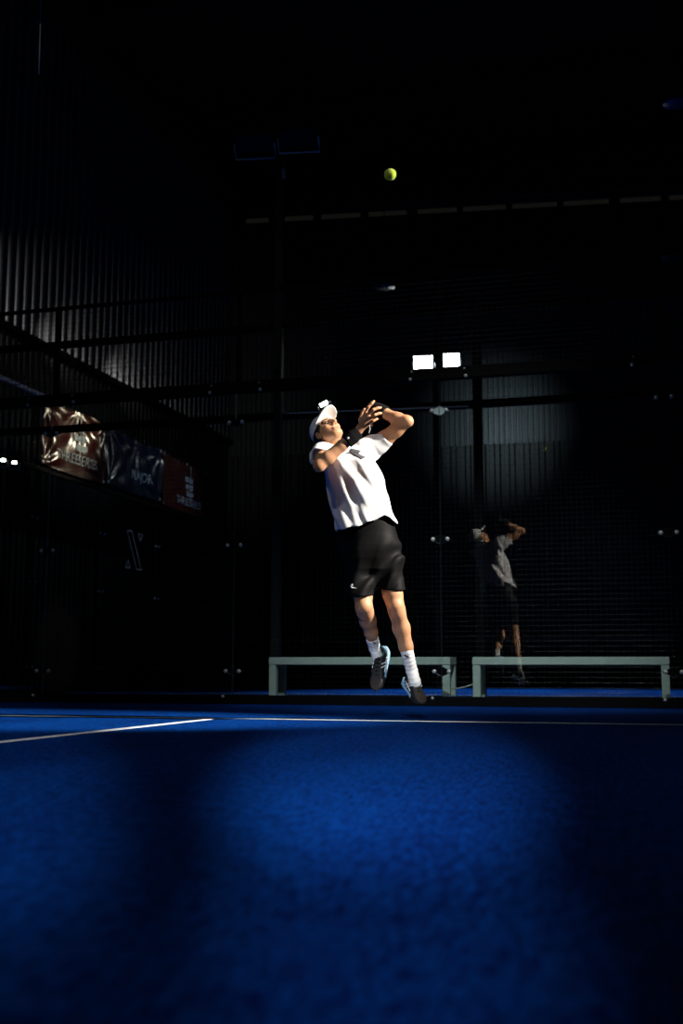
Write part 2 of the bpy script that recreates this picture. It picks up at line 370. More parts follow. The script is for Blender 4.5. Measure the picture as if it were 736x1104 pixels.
banner(3.13, 4.96, 3.03, 3.80, 3.88, -.08, 'vinyl_red', 'crumpled red vinyl banner catching golden light, left of the navy banner', 'THREESERIES', .98, .20, 1.15, .12, (1.0, .50, .72), 3, 'print_pale')
banner(5.03, 6.90, 3.05, 3.95, 3.90, .06, 'vinyl_navy', 'creased navy blue vinyl banner hanging between the two red banners', 'MAJOR', 1.15, .30, .70, .22, None, 5, 'print_pale')
banner(6.98, 8.85, 3.01, 3.90, 3.86, .03, 'vinyl_dark_red', 'flat dim dark red vinyl banner, the deepest one right of the navy banner', 'THREESERIES', 1.08, .20, 1.05, .14, (1.05, .52, .80), 9, 'print_pale', .3)

# ------------------------------------------------------------------ benches between the two fences
def bench(x0, x1, y0, dy, h, label, skew=0):
    t = thing('bench', label, 'bench', ((x0+x1)/2, y0+dy/2, 0), 'white benches behind the glass wall'); w = .068
    bm = NB(); box(bm, (x0, y0, h-.072), (x1, y0+dy, h), .006); part('seat', bm, 'bench_paint', t)
    for X, yy in ((x0+.003, y0+.003), (x1-w-.003, y0+.003), (x0+.003, y0+dy-w-.003), (x1-w-.003, y0+dy-w-.003)):
        bm = NB(); box(bm, (X, yy, 0), (X+w, yy+w, h-.0725), .004); part('leg', bm, 'bench_paint', t)
    for X in (x0-.001, x1+.001): bm = NB(); lathe(bm, [(.012, -.006), (.012, .004)], (X, y0+.036, h-.14), (1, 0, 0), 8); part('bolt', bm, 'black_steel', t)
    return t
bench(-3.655, -1.905, .22, .34, .438, 'white painted bench behind the glass, directly under the jumping player')
b2 = bench(-1.70, .025, .22, .34, .437, 'white painted bench behind the glass, right of the jumping player')
# pale tube added for a line mirrored in the glass, along the neighbour's rail
bm = NB(); PY = NY-.022; a, b, c, e = onY(304.5, 430, PY), onY(304.8, 441, PY), onY(309, 445.6, PY), onY(505, 438, PY)
tube(bm, [a, b, (b+c)/2+np.array([-.012, 0, -.014]), c, c+(e-c)*.5, e], .008, 8); tag(obj('reflection_tube', bm, 'pipe', None, True), 'thin pale tube with one bent end, added for a mirrored line', 'pipe')
bm = NB(); A_, B_ = onY(487, 742.5, .42), onY(513, 736.5, .40); tube(bm, [A_, A_*.7+B_*.3-np.array([0, 0, .012]), A_*.4+B_*.6-np.array([0, 0, .01]), B_], .006, 6)
tag(obj('cable', bm, 'pipe', None, True), 'thin slack cable strung between the legs of the two white benches', 'cable')

# ------------------------------------------------------------------ floodlights and masts
def flood_head(root, c, d, w, h, t, face, tilt):
    """boxy finned floodlight: body, face, cooling fins; c centre, d facing direction"""
    x, y, z = frame_from(d); c = Vector(c)
    def bx(bm, a, b):
        r = bmesh.ops.create_cube(bm, size=1); 
        for v in r['verts']:
            q = Vector((a[i]+(b[i]-a[i])*(v.co[i]+.5) for i in range(3))); v.co = c + x*q[0] + y*q[1] + z*q[2]
    bm = NB(); bx(bm, (-w/2, -h/2, -t), (w/2, h/2, 0))
    head = part('floodlight_head', bm, 'black_steel', root)
    for k in range(7): bm = NB(); bx(bm, (-w/2+.02+k*(w-.06)/6, -h*.45, -t-.05), (-w/2+.035+k*(w-.06)/6, h*.45, -t+.001)); part('cooling_fin', bm, 'black_steel', head)
    bm = NB(); bx(bm, (-w/2+.015, -h/2+.015, .0), (w/2-.015, h/2-.015, .006)); part('lamp_face', bm, face, head)
    bm = NB(); tube(bm, [c - x*(w/2+.015), c - x*(w/2+.015) - y*(h/2+.05) - z*t/2, c + x*(w/2+.015) - y*(h/2+.05) - z*t/2, c + x*(w/2+.015)], .012, 6); part('bracket', bm, 'bolt', head)
    return head
MY = .78
mx = onY(299, 500, MY)
MAST = thing('floodlight_mast', 'tall dark unlit floodlight mast rising left of the player behind the glass', 'floodlight mast', (mx[0], MY, 0), 'floodlight masts')
bm = NB(); box(bm, (mx[0]-.045, MY-.045, .012), (mx[0]+.045, MY+.045, 5.85), .008); pole = part('pole', bm, 'mast_steel', MAST)
bm = NB(); box(bm, (mx[0]-.14, MY-.14, 0), (mx[0]+.14, MY+.14, .012)); part('base_plate', bm, 'black_steel', MAST)
q0, q1 = onY(262, 160, MY), onY(338, 151, MY)
bm = NB(); tube(bm, [q0, q1], .03, 8); part('crossarm', bm, 'black_steel', MAST)
for px, py in ((274, 155), (321, 148)): flood_head(MAST, onY(px, py, MY-.17), (.15, -.9, -.42), .40, .20, .10, 'lamp_glass', 0)
bm = NB(); c = onY(305.5, 187, MY-.06); box(bm, c-np.array([.012, .02, .05]), c+np.array([.012, .02, .05])); part('junction_box', bm, 'pipe', MAST)
D2 = 19.5
m2 = at(470.5, 560, D2)
MAST2 = thing('floodlight_mast', 'distant mast carrying the two glaring white floodlights right of the player', 'floodlight mast', (m2[0], m2[1], 0), 'floodlight masts')
bm = NB(); box(bm, (m2[0]-.06, m2[1]+.05, 0), (m2[0]+.06, m2[1]+.17, 7.0), .01); part('pole', bm, 'black_steel', MAST2)
q0, q1 = at(446, 391, D2+.1), at(497, 387.5, D2-.05)
bm = NB(); tube(bm, [q0, q1], .04, 8); part('crossarm', bm, 'black_steel', MAST2)
for px, py in ((456, 391), (485, 388.5)):
    c = at(px, py, D2-.15); dd = CAM - c; flood_head(MAST2, c, (dd[0]-1.0, dd[1], -1.0), .345, .25, .1, 'lamp_on', 0)
def small_flood(c, d, w, h, t_, label, arm):
    t = thing('floodlight', label, 'floodlight', c, 'small lit floodlights'); flood_head(t, c, d, w, h, t_, 'lamp_small', 0)
    bm = NB(); tube(bm, [Vector(c) - Vector(d).normalized()*t_, Vector(arm)], .010, 6); part('mount_arm', bm, 'black_steel', t); return t
c = onY(349, 435.5, NY-.12); F3 = small_flood(c, (.5, -3.0, -.3), .115, .070, .05, 'small glowing tilted floodlight just above the white cap brim', c+np.array([0, .15, -.02]))
F3.rotation_euler = (0, math.radians(-27), 0)
for px, py, s in ((3.5, 496, 'outermost of the two small floodlights added for lamp reflections at the left edge'), (15.5, 498.5, 'second small floodlight added for a lamp reflection, nearer the gold-lit red banner')):  # lamps mirrored in the side glass, built as glowing floodlights
    c = onX(px, py, SX+.13); small_flood(c, CAM-c, .086, .066, .05, s, (SX+.01, c[1]+.05, 2.96))
# pendants
def pendant(px, py, d, w, m, label, up):
    c = at(px, py, d); t = thing('pendant_lamp', label, 'pendant lamp', c, 'pendant lamps under the roof'); r = w/2
    bm = NB(); lathe(bm, [(r, 0), (r*.98, .03*w*4), (r*.7, .075*w*4), (r*.28, .10*w*4), (r*.2, .16*w*4), (.01, .17*w*4)], c, (0, 0, 1), 28); part('lamp_shade', bm, m, t, True)
    bm = NB(); lathe(bm, [(r*1.03, -.012), (r*1.05, .0), (r*1.03, .012)], c, (0, 0, 1), 28); part('rim', bm, m, t, True)
    bm = NB(); tube(bm, [c+np.array([0, 0, .17*w*4]), np.array([c[0], c[1], up])], .006, 6); part('cable', bm, 'black_steel', t)
pendant(414.5, 309, 17, .30, 'dish_grey', 'grey dish pendant lamp hanging above the fence near the glaring floodlights', 11.2)
pendant(721, 278, 17, .33, 'dish_grey', 'grey dish pendant lamp at the right edge above the fence', 11.2)
pendant(728, 111, 12.5, .26, 'dish_blue', 'blue dish pendant lamp high up at the right edge', 11.2)
bm = NB(); c = at(43.5, 26, 9.5); e = at(41.8, 80, 9.3); tube(bm, [c, e], .006, 8); tube(bm, [c, (c[0], c[1], 11.2)], .003, 6)
tag(obj('hanging_rod', bm, 'pipe', None, True), 'thin pale rod hanging alone in the dark upper left corner', 'rod')

# ------------------------------------------------------------------ net behind the camera (seen mirrored in the glass)
NET = thing('court_net', 'court net mirrored faintly in the glass, its white tape a pale level line', 'net', (-2.94, YN, 0))
bm = NB()
for i in range(0, 223): tube(bm, [(XL+.03+i*.045, YN, .03), (XL+.03+i*.045, YN, .86)], .0017, 4, False)
for j in range(0, 19): tube(bm, [(XL+.03, YN, .03+j*.045), (XR-.03, YN, .03+j*.045)], .0017, 4, False)
part('netting', bm, 'net_cord', NET)
bm = NB(); box(bm, (XL+.03, YN-.006, .83), (XR-.03, YN+.006, .89)); part('tape', bm, 'net_tape', NET)
for X in (XL+.02, XR-.02): bm = NB(); tube(bm, [(X, YN, 0), (X, YN, .95)], .035, 12); part('post', bm, 'black_steel', NET)

# ------------------------------------------------------------------ ball
c = at(420.5, 188, 6.5)
bm = NB(); bmesh.ops.create_uvsphere(bm, u_segments=32, v_segments=20, radius=.0335, matrix=Matrix.Translation(c)); ball = obj('ball', bm, 'ball', None, True)
tag(ball, 'yellow-green tennis ball in mid air above the player', 'ball')
bm = NB(); pts = []
for k in range(65):
    t = 2*math.pi*k/64; A_ = .44; v = Vector((math.cos(t)+A_*math.cos(3*t)*.6, math.sin(t)-A_*math.sin(3*t)*.6, 1.0*math.sin(2*t))).normalized()*.0333
    v.rotate(Matrix.Rotation(.7, 3, 'X') @ Matrix.Rotation(.4, 3, 'Y')); pts.append(Vector(c)+v)
tube(bm, pts, .0011, 5, False); obj('seam', bm, 'ball_seam', ball)
# ------------------------------------------------------------------ the player: implicit surfaces meshed by surface nets
# local frame: metres, x right / y up / z towards the viewer, origin at the hips; the whole figure is then set upright in the court
PD = 7.5; PS = FPX/PD
def L(px, py, z=0.): return np.array([(px-400)/PS, (600-py)/PS, z], dtype=np.float64)
class Field:
    def __init__(s, lo, hi, h):
        s.lo = np.array(lo, float); s.h = h; s.n = np.ceil((np.array(hi)-s.lo)/h).astype(int)+1
        s.F = np.full(s.n, .25, np.float32)
    def sub(s, lo, hi, m):
        a = np.clip(np.floor((np.minimum(lo, hi)-m-s.lo)/s.h).astype(int), 0, s.n-1); b = np.clip(np.ceil((np.maximum(lo, hi)+m-s.lo)/s.h).astype(int)+1, a+1, s.n)
        sl = tuple(slice(i, j) for i, j in zip(a, b))
        ax = [(np.arange(i, j)*s.h+s.lo[k]).astype(np.float32) for k, (i, j) in enumerate(zip(a, b))]
        return sl, np.stack(np.meshgrid(*ax, indexing='ij'), -1)
    def put(s, sl, d, k, op):
        A = s.F[sl]; d = d.astype(np.float32)
        if op == 'u':
            if k <= 0: s.F[sl] = np.minimum(A, d)
            else: h = np.clip(.5+.5*(A-d)/k, 0, 1); s.F[sl] = A*(1-h)+d*h-k*h*(1-h)
        elif op == 's':
            if k <= 0: s.F[sl] = np.maximum(A, -d)
            else: h = np.clip(.5-.5*(A+d)/k, 0, 1); s.F[sl] = A*(1-h)-d*h+k*h*(1-h)
        elif op == 'i': s.F[sl] = np.maximum(A, d)
    def cone(s, a, b, r1, r2, k=.02, op='u', flat=None):
        a, b = np.array(a, float), np.array(b, float); m = max(r1, r2)+k+.03
        sl, P = s.sub(a, b, m); ab = b-a; t = np.clip(((P-a)@ab)/(ab@ab), 0, 1); q = P-a-t[..., None]*ab
        if flat is not None:
            ax, f = flat; ax = np.array(ax, float)/np.linalg.norm(ax); c = q@ax; q = q+(c*(1/f-1))[..., None]*ax
        s.put(sl, np.sqrt((q*q).sum(-1))-(r1+(r2-r1)*t), k, op); return s
    def chain(s, pts, rs, k=.02, op='u', flat=None):
        for a, b, r1, r2 in zip(pts, pts[1:], rs, rs[1:]): s.cone(a, b, r1, r2, k, op, flat)
        return s
    def ell(s, c, r, ax=None, k=.02, op='u'):
        c = np.array(c, float); r = np.array(r, float); m = r.max()+k+.03; sl, P = s.sub(c, c, m); q = P-c
        if ax is not None: q = q@np.array(ax, float).T
        k0 = np.sqrt(((q/r)**2).sum(-1)); k1 = np.sqrt(((q/(r*r))**2).sum(-1))+1e-9
        s.put(sl, k0*(k0-1)/k1, k, op); return s
    def plane(s, p, n, op='i'):
        n = np.array(n, float)/np.linalg.norm(n); sl, P = s.sub(s.lo, s.lo+s.h*s.n, 0); s.put(sl, (P-np.array(p))@n, 0, op); return s
    def loft(s, rows, k=.03, pw=2.3):
        """rows of (centre xyz, half width, half depth) from top to bottom"""
        C = np.array([r[0] for r in rows]); A = np.array([r[1] for r in rows]); B = np.array([r[2] for r in rows])
        sl, P = s.sub(C.min(0)-.3, C.max(0)+.3, 0); y = P[..., 1]; o = np.argsort(C[:, 1]); yy = C[o, 1]
        cx = np.interp(y, yy, C[o, 0]); cz = np.interp(y, yy, C[o, 2]); a = np.interp(y, yy, A[o]); b = np.interp(y, yy, B[o])
        d = ((np.abs(P[..., 0]-cx)/a)**pw+(np.abs(P[..., 2]-cz)/b)**pw)**(1/pw)
        d = (d-1)*np.minimum(a, b); d = np.maximum(d, np.maximum(yy[0]-y, y-yy[-1])); s.put(sl, d, k, 'u'); return s
    def grid(s): return s.sub(s.lo, s.lo+s.h*s.n, 0)
    def mesh(s):
        F = s.F; F[0], F[-1] = .2, .2; F[:, 0], F[:, -1] = .2, .2; F[:, :, 0], F[:, :, -1] = .2, .2
        S = F < 0; c = [S[i:S.shape[0]-1+i, j:S.shape[1]-1+j, k:S.shape[2]-1+k] for i in (0, 1) for j in (0, 1) for k in (0, 1)]
        cnt = sum(x.astype(np.int8) for x in c); act = (cnt > 0) & (cnt < 8); idx = np.argwhere(act); I = np.full(act.shape, -1, np.int64); I[act] = np.arange(len(idx))
        acc = np.zeros((len(idx), 3)); w = np.zeros(len(idx)); cor = [np.array((i, j, k)) for i in (0, 1) for j in (0, 1) for k in (0, 1)]
        val = [F[tuple((idx+o).T)] for o in cor]
        for a in range(8):
            for b in range(a+1, 8):
                if np.abs(cor[a]-cor[b]).sum() != 1: continue
                m = (val[a] < 0) != (val[b] < 0); t = np.where(m, val[a]/np.where(m, val[a]-val[b], 1), 0)
                acc += np.where(m[:, None], cor[a]+t[:, None]*(cor[b]-cor[a]), 0); w += m
        V = (idx+acc/w[:, None])*s.h+s.lo; Q = []
        for ax in range(3):
            u, v = (ax+1) % 3, (ax+2) % 3; sa = [slice(0, -1)]*3; sb = [slice(0, -1)]*3; sb[ax] = slice(1, None); sa[ax] = slice(0, -1)
            s0 = S[tuple(slice(0, -1) if k == ax else slice(0, None) for k in range(3))]; s1 = S[tuple(slice(1, None) if k == ax else slice(0, None) for k in range(3))]
            e = np.argwhere(s0 != s1); ok = (e[:, u] > 0) & (e[:, v] > 0) & (e[:, u] < act.shape[u]) & (e[:, v] < act.shape[v]) & (e[:, ax] < act.shape[ax]); e = e[ok]
            du = np.zeros(3, int); du[u] = 1; dv = np.zeros(3, int); dv[v] = 1
            q = np.stack([I[tuple((e-du-dv).T)], I[tuple((e-dv).T)], I[tuple(e.T)], I[tuple((e-du).T)]], 1)
            ins = s0[tuple(e.T)]; q[~ins] = q[~ins][:, ::-1]; Q.append(q)
        Q = np.concatenate(Q); Q = Q[(Q >= 0).all(1)]; return V, Q
PO = at(400, 600, PD); PM = np.stack([AR, AU, -AF], 0)
def to_world(V): return PO + np.asarray(V)@PM
def smooth_verts(V, Q, it):
    E = np.concatenate([Q[:, [0, 1]], Q[:, [1, 2]], Q[:, [2, 3]], Q[:, [3, 0]]])
    for _ in range(it):
        A = np.zeros_like(V); n = np.zeros(len(V)); np.add.at(A, E[:, 0], V[E[:, 1]]); np.add.at(A, E[:, 1], V[E[:, 0]]); np.add.at(n, E[:, 0], 1); np.add.at(n, E[:, 1], 1)
        V = V*.5+.5*A/n[:, None]
    return V
GROUND = to_world(L(425, 745)); PLAYER_LOC = Vector((GROUND[0], GROUND[1], float(to_world(L(455, 757))[2])))
def sdf_obj(name, F, mats, parent, it=1, pick=None):
    V, Q = F.mesh(); V = smooth_verts(V, Q, it); W_ = to_world(V)-np.array(PLAYER_LOC)
    me = bpy.data.meshes.new(name); me.from_pydata(W_.tolist(), [], Q.tolist())
    for m in (mats if isinstance(mats, list) else [mats]): me.materials.append(MT[m])
    me.polygons.foreach_set('use_smooth', [True]*len(me.polygons))
    if pick is not None: me.polygons.foreach_set('material_index', np.asarray(pick(V[Q].mean(1)), np.int32))
    o = bpy.data.objects.new(name, me); COL.objects.link(o); o.parent = parent; return o
def local_part(name, bm, m, parent, smooth=False):
    for v in bm.verts: v.co = Vector(to_world(np.array(v.co)))-PLAYER_LOC
    bmesh.ops.recalc_face_normals(bm, faces=bm.faces)
    me = bpy.data.meshes.new(name); bm.to_mesh(me); bm.free(); me.materials.append(MT[m])
    if smooth: me.polygons.foreach_set('use_smooth', [True]*len(me.polygons))
    o = bpy.data.objects.new(name, me); COL.objects.link(o); o.parent = parent; return o

# head frame (thrown back, looking up towards the ball and over his left shoulder)
HF, HL, HU = np.array([.283, .786, .55]), np.array([.763, .162, -.62]), np.array([-.576, .593, -.55])
HF = HF/np.linalg.norm(HF); HU = HU-HF*(HU@HF); HU /= np.linalg.norm(HU); HL = np.cross(HU, HF); HAX = np.stack([HL, HU, HF])
HC = L(352, 465.5, -.02)
def H(l, u, f): return HC+HL*l+HU*u+HF*f
# joints
neck = L(358, 487, -.04); chest = L(377, 507, -.02); belly = L(390, 550, .03); pelvis = L(397, 582, .0)
shR, elR, wrR = L(351, 491, .05), L(345.5, 503, .325), L(384, 470, .31)
shL, elL, wrL = L(402, 484, -.08), L(438, 454.5, .02), L(406, 440.5, -.13)
hipR, knR, anR = L(387, 598, .0), L(391.5, 652, .16), L(404, 700, -.10)
hipL, knL, anL = L(413, 593, .0), L(425.5, 652, .09), L(444, 724, -.01)
B = Field((-.42, -1.0, -.34), (.30, 1.02, .50), .0046)
# trunk
B.chain([neck, chest, belly, pelvis], [.075, .135, .125, .13], .05, flat=((0, 0, 1), .72))
B.cone(shR, neck, .06, .06, .05).cone(shL, neck, .06, .06, .05)
B.cone(neck, H(0, -.06, -.02), .062, .055, .03)
# head
B.ell(H(0, .035, -.012), (.074, .088, .096), HAX, .02)
B.ell(H(0, -.045, .022), (.058, .062, .068), HAX, .03)
B.ell(H(0, -.092, .058), (.027, .022, .026), HAX, .025)          # chin
for s in (-1, 1):
    B.ell(H(s*.042, -.028, .058), (.022, .020, .020), HAX, .022)   # cheeks
    B.cone(H(s*.058, -.055, .01), H(s*.022, -.092, .05), .018, .016, .025)  # jaw line
    B.ell(H(s*.032, .004, .090), (.018, .011, .014), HAX, .010, 's')  # eye sockets
    B.ell(H(s*.031, .002, .077), (.0135, .0105, .0115), HAX, .004)   # eyeballs under lids
    B.cone(H(s*.014, .021, .083), H(s*.046, .020, .072), .009, .007, .012)  # brows
    B.ell(H(s*.077, -.012, -.012), (.008, .030, .019), HAX, .008)    # ears
    B.ell(H(s*.084, -.010, -.006), (.006, .016, .010), HAX, .004, 's')
    B.ell(H(s*.012, -.044, .096), (.010, .008, .010), HAX, .006)     # nostril wings
B.chain([H(0, .018, .084), H(0, -.012, .100), H(0, -.036, .112)], [.008, .0095, .0125], .010)
B.cone(H(-.020, -.066, .081), H(.020, -.066, .081), .0065, .0065, .008).cone(H(-.016, -.076, .078), H(.016, -.076, .078), .0075, .0075, .008)
B.cone(H(-.022, -.0705, .090), H(.022, -.0705, .090), .0025, .0025, .003, 's')
# arms
def seg(F, a, b, pts, k=.02):
    a, b = np.array(a), np.array(b)
    F.chain([a+(b-a)*t+np.array(o) for t, r, o in pts], [r for t, r, o in pts], k)
Z3 = (0, 0, 0)
seg(B, shR, elR, [(0, .056, Z3), (.45, .050, Z3), (1, .039, Z3)])
seg(B, elR, wrR, [(0, .037, Z3), (.22, .041, (0, -.003, 0)), (.6, .034, Z3), (1, .027, Z3)])
B.ell(elR+np.array([-.006, -.016, .01]), (.030, .030, .030), None, .02)
seg(B, shL, elL, [(0, .058, Z3), (.35, .053, (.0, .004, 0)), (.7, .045, Z3), (1, .037, Z3)])
seg(B, elL, wrL, [(0, .037, Z3), (.28, .043, (-.004, -.006, 0)), (.7, .034, Z3), (1, .026, Z3)])
B.ell(elL+np.array([.014, -.002, .006]), (.026, .026, .026), None, .02)
# right hand: back of the hand to the viewer, fingers fanned up and to the right
def finger(F, pts, r, k=.006): F.chain(pts, [r*1.08, r, r*.94, r*.82][:len(pts)], k)
pw = L(386, 467.5, .315)
for q, kn in enumerate([L(392.5, 450.5, .33), L(395, 453, .345), L(396.5, 456.3, .345), L(397, 460, .335)]): B.cone(pw, kn, .019, .0125, .016)
B.ell(L(391.5, 459, .328), (.030, .036, .018), [(.77, .64, 0), (-.64, .77, 0), (0, 0, 1)], .012)
finger(B, [L(392.5, 449.5, .33), L(395.5, 444.0, .34), L(399.2, 440.2, .338), L(401.4, 437.8, .33)], .0098)
finger(B, [L(395.5, 452.0, .345), L(400.5, 447.2, .362), L(405.2, 445.2, .35), L(408.4, 444.6, .335)], .0100)
finger(B, [L(397.0, 456.0, .345), L(402.0, 452.6, .366), L(406.4, 450.8, .354), L(409.0, 450.2, .338)], .0096)
finger(B, [L(397.2, 460.2, .335), L(400.6, 458.4, .352), L(403.4, 456.8, .344), L(405.0, 456.0, .332)], .0086)
finger(B, [L(388.0, 461.5, .312), L(387.6, 455.8, .290), L(389.4, 449.6, .285), L(391.6, 445.4, .290)], .0112, .010)
# left hand closed beyond it
pl = L(405, 441, -.135)
for kn in (L(398, 442.5, -.16), L(398.5, 446, -.165), L(399.5, 449.5, -.165), L(401, 453, -.16)): B.cone(pl, kn, .02, .013, .016)
for (x, y) in ((397.5, 442.2), (398, 446), (399, 449.6), (400.6, 453)):
    finger(B, [L(x, y, -.165), L(x-3.2, y+1.5, -.145), L(x-2.2, y+4, -.118), L(x+1.2, y+4.2, -.112)], .0096)
finger(B, [L(404, 446, -.12), L(400.5, 448.5, -.10), L(397.5, 449.5, -.10), L(395.5, 449, -.105)], .0105)
# legs
seg(B, hipR, knR, [(0, .088, Z3), (.4, .078, (-.004, 0, 0)), (.8, .056, Z3), (1, .052, Z3)], .03)
seg(B, knR, anR, [(0, .051, (0, 0, .006)), (.12, .050, Z3), (.34, .052, (.002, 0, -.022)), (.62, .042, (.004, 0, -.012)), (.88, .031, Z3), (1, .032, Z3)], .025)
seg(B, hipL, knL, [(0, .090, Z3), (.4, .080, (.004, 0, 0)), (.8, .060, (-.002, 0, .004)), (1, .053, Z3)], .03)
seg(B, knL, anL, [(0, .052, (0, 0, .008)), (.10, .050, (0, 0, .006)), (.34, .054, (.002, 0, -.020)), (.62, .043, (.002, 0, -.012)), (.88, .031, Z3), (1, .033, Z3)], .025)
B.ell(knL+np.array([-.004, .006, .036]), (.028, .034, .022), None, .02); B.ell(knR+np.array([-.002, .006, .034]), (.028, .034, .022), None, .02)
ftR = [anR, L(411, 716, -.10), L(410, 728, -.07)]; ftL = [anL, L(445, 735, .0), L(448, 743, .06)]
B.chain(ftR, [.031, .028, .022], .02); B.chain(ftL, [.031, .030, .022], .02)
def skin_pick(Cc):
    h = (Cc-HC)@HAX.T; m = np.zeros(len(Cc), int)
    lip = (abs(h[:, 0]) < .024) & (h[:, 1] > -.083) & (h[:, 1] < -.059) & (h[:, 2] > .074); m[lip] = 1
    for s in (-1, 1):
        brow = (abs(h[:, 0]*s-.032) < .021) & (abs(h[:, 1]-.020) < .0055) & (h[:, 2] > .05); m[brow] = 2
        eye = (abs(h[:, 0]*s-.031) < .012) & (abs(h[:, 1]-.002) < .0045) & (h[:, 2] > .072); m[eye] = 2
    return m
PLAYER = sdf_obj('person', B, ['skin', 'lip', 'eye_dark'], None, 1, skin_pick); PLAYER.location = PLAYER_LOC
tag(PLAYER, 'player in white cap, white shirt and black shorts jumping with arms raised', 'person')

# hair under the cap edge
Fh = Field(H(0, 0, 0)-.16, H(0, 0, 0)+.16, .004)
Fh.ell(H(0, .030, -.020), (.079, .088, .099), HAX, 0).ell(H(0, -.06, .06), (.1, .085, .11), HAX, .01, 's')
Fh.plane(H(0, -.050, 0), -HU); sdf_obj('hair', Fh, 'hair', PLAYER, 1)
# cap: crown shell plus curved brim
Fc = Field(H(0, .05, .03)-.24, H(0, .05, .03)+.24, .004)
Fc.ell(H(0, .036, -.013), (.083, .094, .106), HAX, 0)
cn = HU*.93-HF*.10; Fc.plane(H(0, .030, 0), -cn)
Fc.ell(H(0, .027, -.015), (.077, .089, .100), HAX, .004, 's')
CAP = sdf_obj('cap', Fc, 'cap', PLAYER, 2)
Fb = Field(H(0, .06, .1)-.2, H(0, .06, .1)+.2, .0036)
sl, P = Fb.grid(); q = (P-HC)@HAX.T.astype(np.float32); l, u, f = q[..., 0], q[..., 1], q[..., 2]
dome = np.sqrt((l/.080)**2+(((f-.070)/.108))**2)
surf = .058-2.6*l*l-.10*(f-.08)
d = np.maximum((dome-1)*.07, np.abs(u-surf)-.0055); d = np.maximum(d, .070-f-.9*np.abs(l)); Fb.put(sl, d, 0, 'u')
Fb.ell(H(0, .028, -.016), (.079, .091, .102), HAX, .004, 's')
sdf_obj('brim', Fb, 'cap', CAP, 2)
bm = NB(); lathe(bm, [(.007, 0), (.006, .004), (.002, .006)], H(0, .135, -.02), HU, 10); local_part('button', bm, 'cap', CAP, True)

# shirt
def folds(P, n, seed, amp):
    r = np.random.RandomState(seed); x, y, z = P[..., 0], P[..., 1], P[..., 2]; s = np.zeros_like(x)
    for i in range(n):
        a = r.uniform(.25, 1.0); kx, ky = math.cos(a), -math.sin(a); fr = r.uniform(20, 58); wob = .35*np.sin(7*x*ky-5*y*kx+r.uniform(0, 6)+3*z)
        ph = fr*(x*kx-y*ky*.9+z*.45)+fr*.05*np.sin(11*x+8*y+r.uniform(0, 6))+2*wob+r.uniform(0, 6)
        env = .5+.5*np.sin(5*x+r.uniform(0, 6)+6*y+4*z); c = np.sin(ph); s += env*(np.sign(c)*np.abs(c)**.8)*(30/fr)**.6
    return s*amp/math.sqrt(n)
Fs = Field((-.42, .05, -.32), (.22, .80, .30), .0052)
rows = [(L(359, 474, -.035), .070, .070), (L(362, 479, -.03), .10, .085), (L(368, 486, -.02), .150, .115), (L(374, 497, -.01), .180, .135), (L(380, 512, 0), .185, .145), (L(386, 532, .015), .190, .150),
        (L(391, 548, .02), .196, .150), (L(394.5, 562, .02), .206, .156), (L(397, 584, .02), .215, .16)]
Fs.loft(rows, .0)
Fs.chain([L(358, 488, -.01), L(347.5, 490, .06), L(345, 494.5, .155)], [.075, .068, .066], .04)        # sleeve on the near arm
Fs.chain([L(392, 487, -.03), L(402, 482.5, -.075), L(414.5, 473, -.045)], [.085, .078, .064], .045)    # sleeve on the raised arm
sl, P = Fs.grid(); Fs.F[sl] -= folds(P, 10, 4, .030)*np.clip((.76-P[..., 1])/.12, 0, 1)
inner = Fs.F.copy()+.011
dR = (elR-shR)/np.linalg.norm(elR-shR); dL = (elL-shL)/np.linalg.norm(elL-shL)
cutR = np.maximum((P-L(345.5, 495, .165))@dR, 0); pl_R = (P-L(345.5, 495, .160))@dR; reg = (P[..., 2] > .10) & (P[..., 1] > L(0, 506)[1]) & (P[..., 0] < L(362, 0)[0])
Fs.F[sl] = np.where(reg, np.maximum(Fs.F[sl], pl_R), Fs.F[sl])
pl_L = (P-L(417.5, 471.5, -.03))@dL; reg = (P[..., 0] > L(407, 0)[0]) & (P[..., 1] > L(0, 492)[1]); Fs.F[sl] = np.where(reg, np.maximum(Fs.F[sl], pl_L), Fs.F[sl])
# hem: slanted, riding up in front, lower at his left hip; hollow below and in the sleeves and collar
x = P[..., 0]; hem = np.interp(x, [L(355, 0)[0], L(390, 0)[0], L(413, 0)[0], L(419, 0)[0], L(430, 0)[0]], [L(0, 573.5)[1], L(0, 565.5)[1], L(0, 556)[1], L(0, 558)[1], L(0, 566)[1]]) - .06*np.clip(-P[..., 2]/.1, 0, 1)*(x < .1)
hem = hem+.004*np.sin(60*x+20*P[..., 2]); Fs.F[sl] = np.maximum(Fs.F[sl], (hem-P[..., 1])*.8)
hol = (P[..., 1] < hem+.10) | (pl_L > -.03)*(P[..., 0] > .07)*(P[..., 1] > .6) | (pl_R > -.03)*(P[..., 2] > .1)*(P[..., 1] > L(0, 506)[1])*(P[..., 0] < L(362, 0)[0]) | (P[..., 1] > L(0, 482)[1])
Fs.F[sl] = np.where(hol, np.maximum(Fs.F[sl], -inner), Fs.F[sl])
Fs.cone(L(359, 482, -.035), H(0, -.07, -.01), .066, .066, .0, 's')
SHIRT = sdf_obj('shirt', Fs, 'shirt', PLAYER, 1)
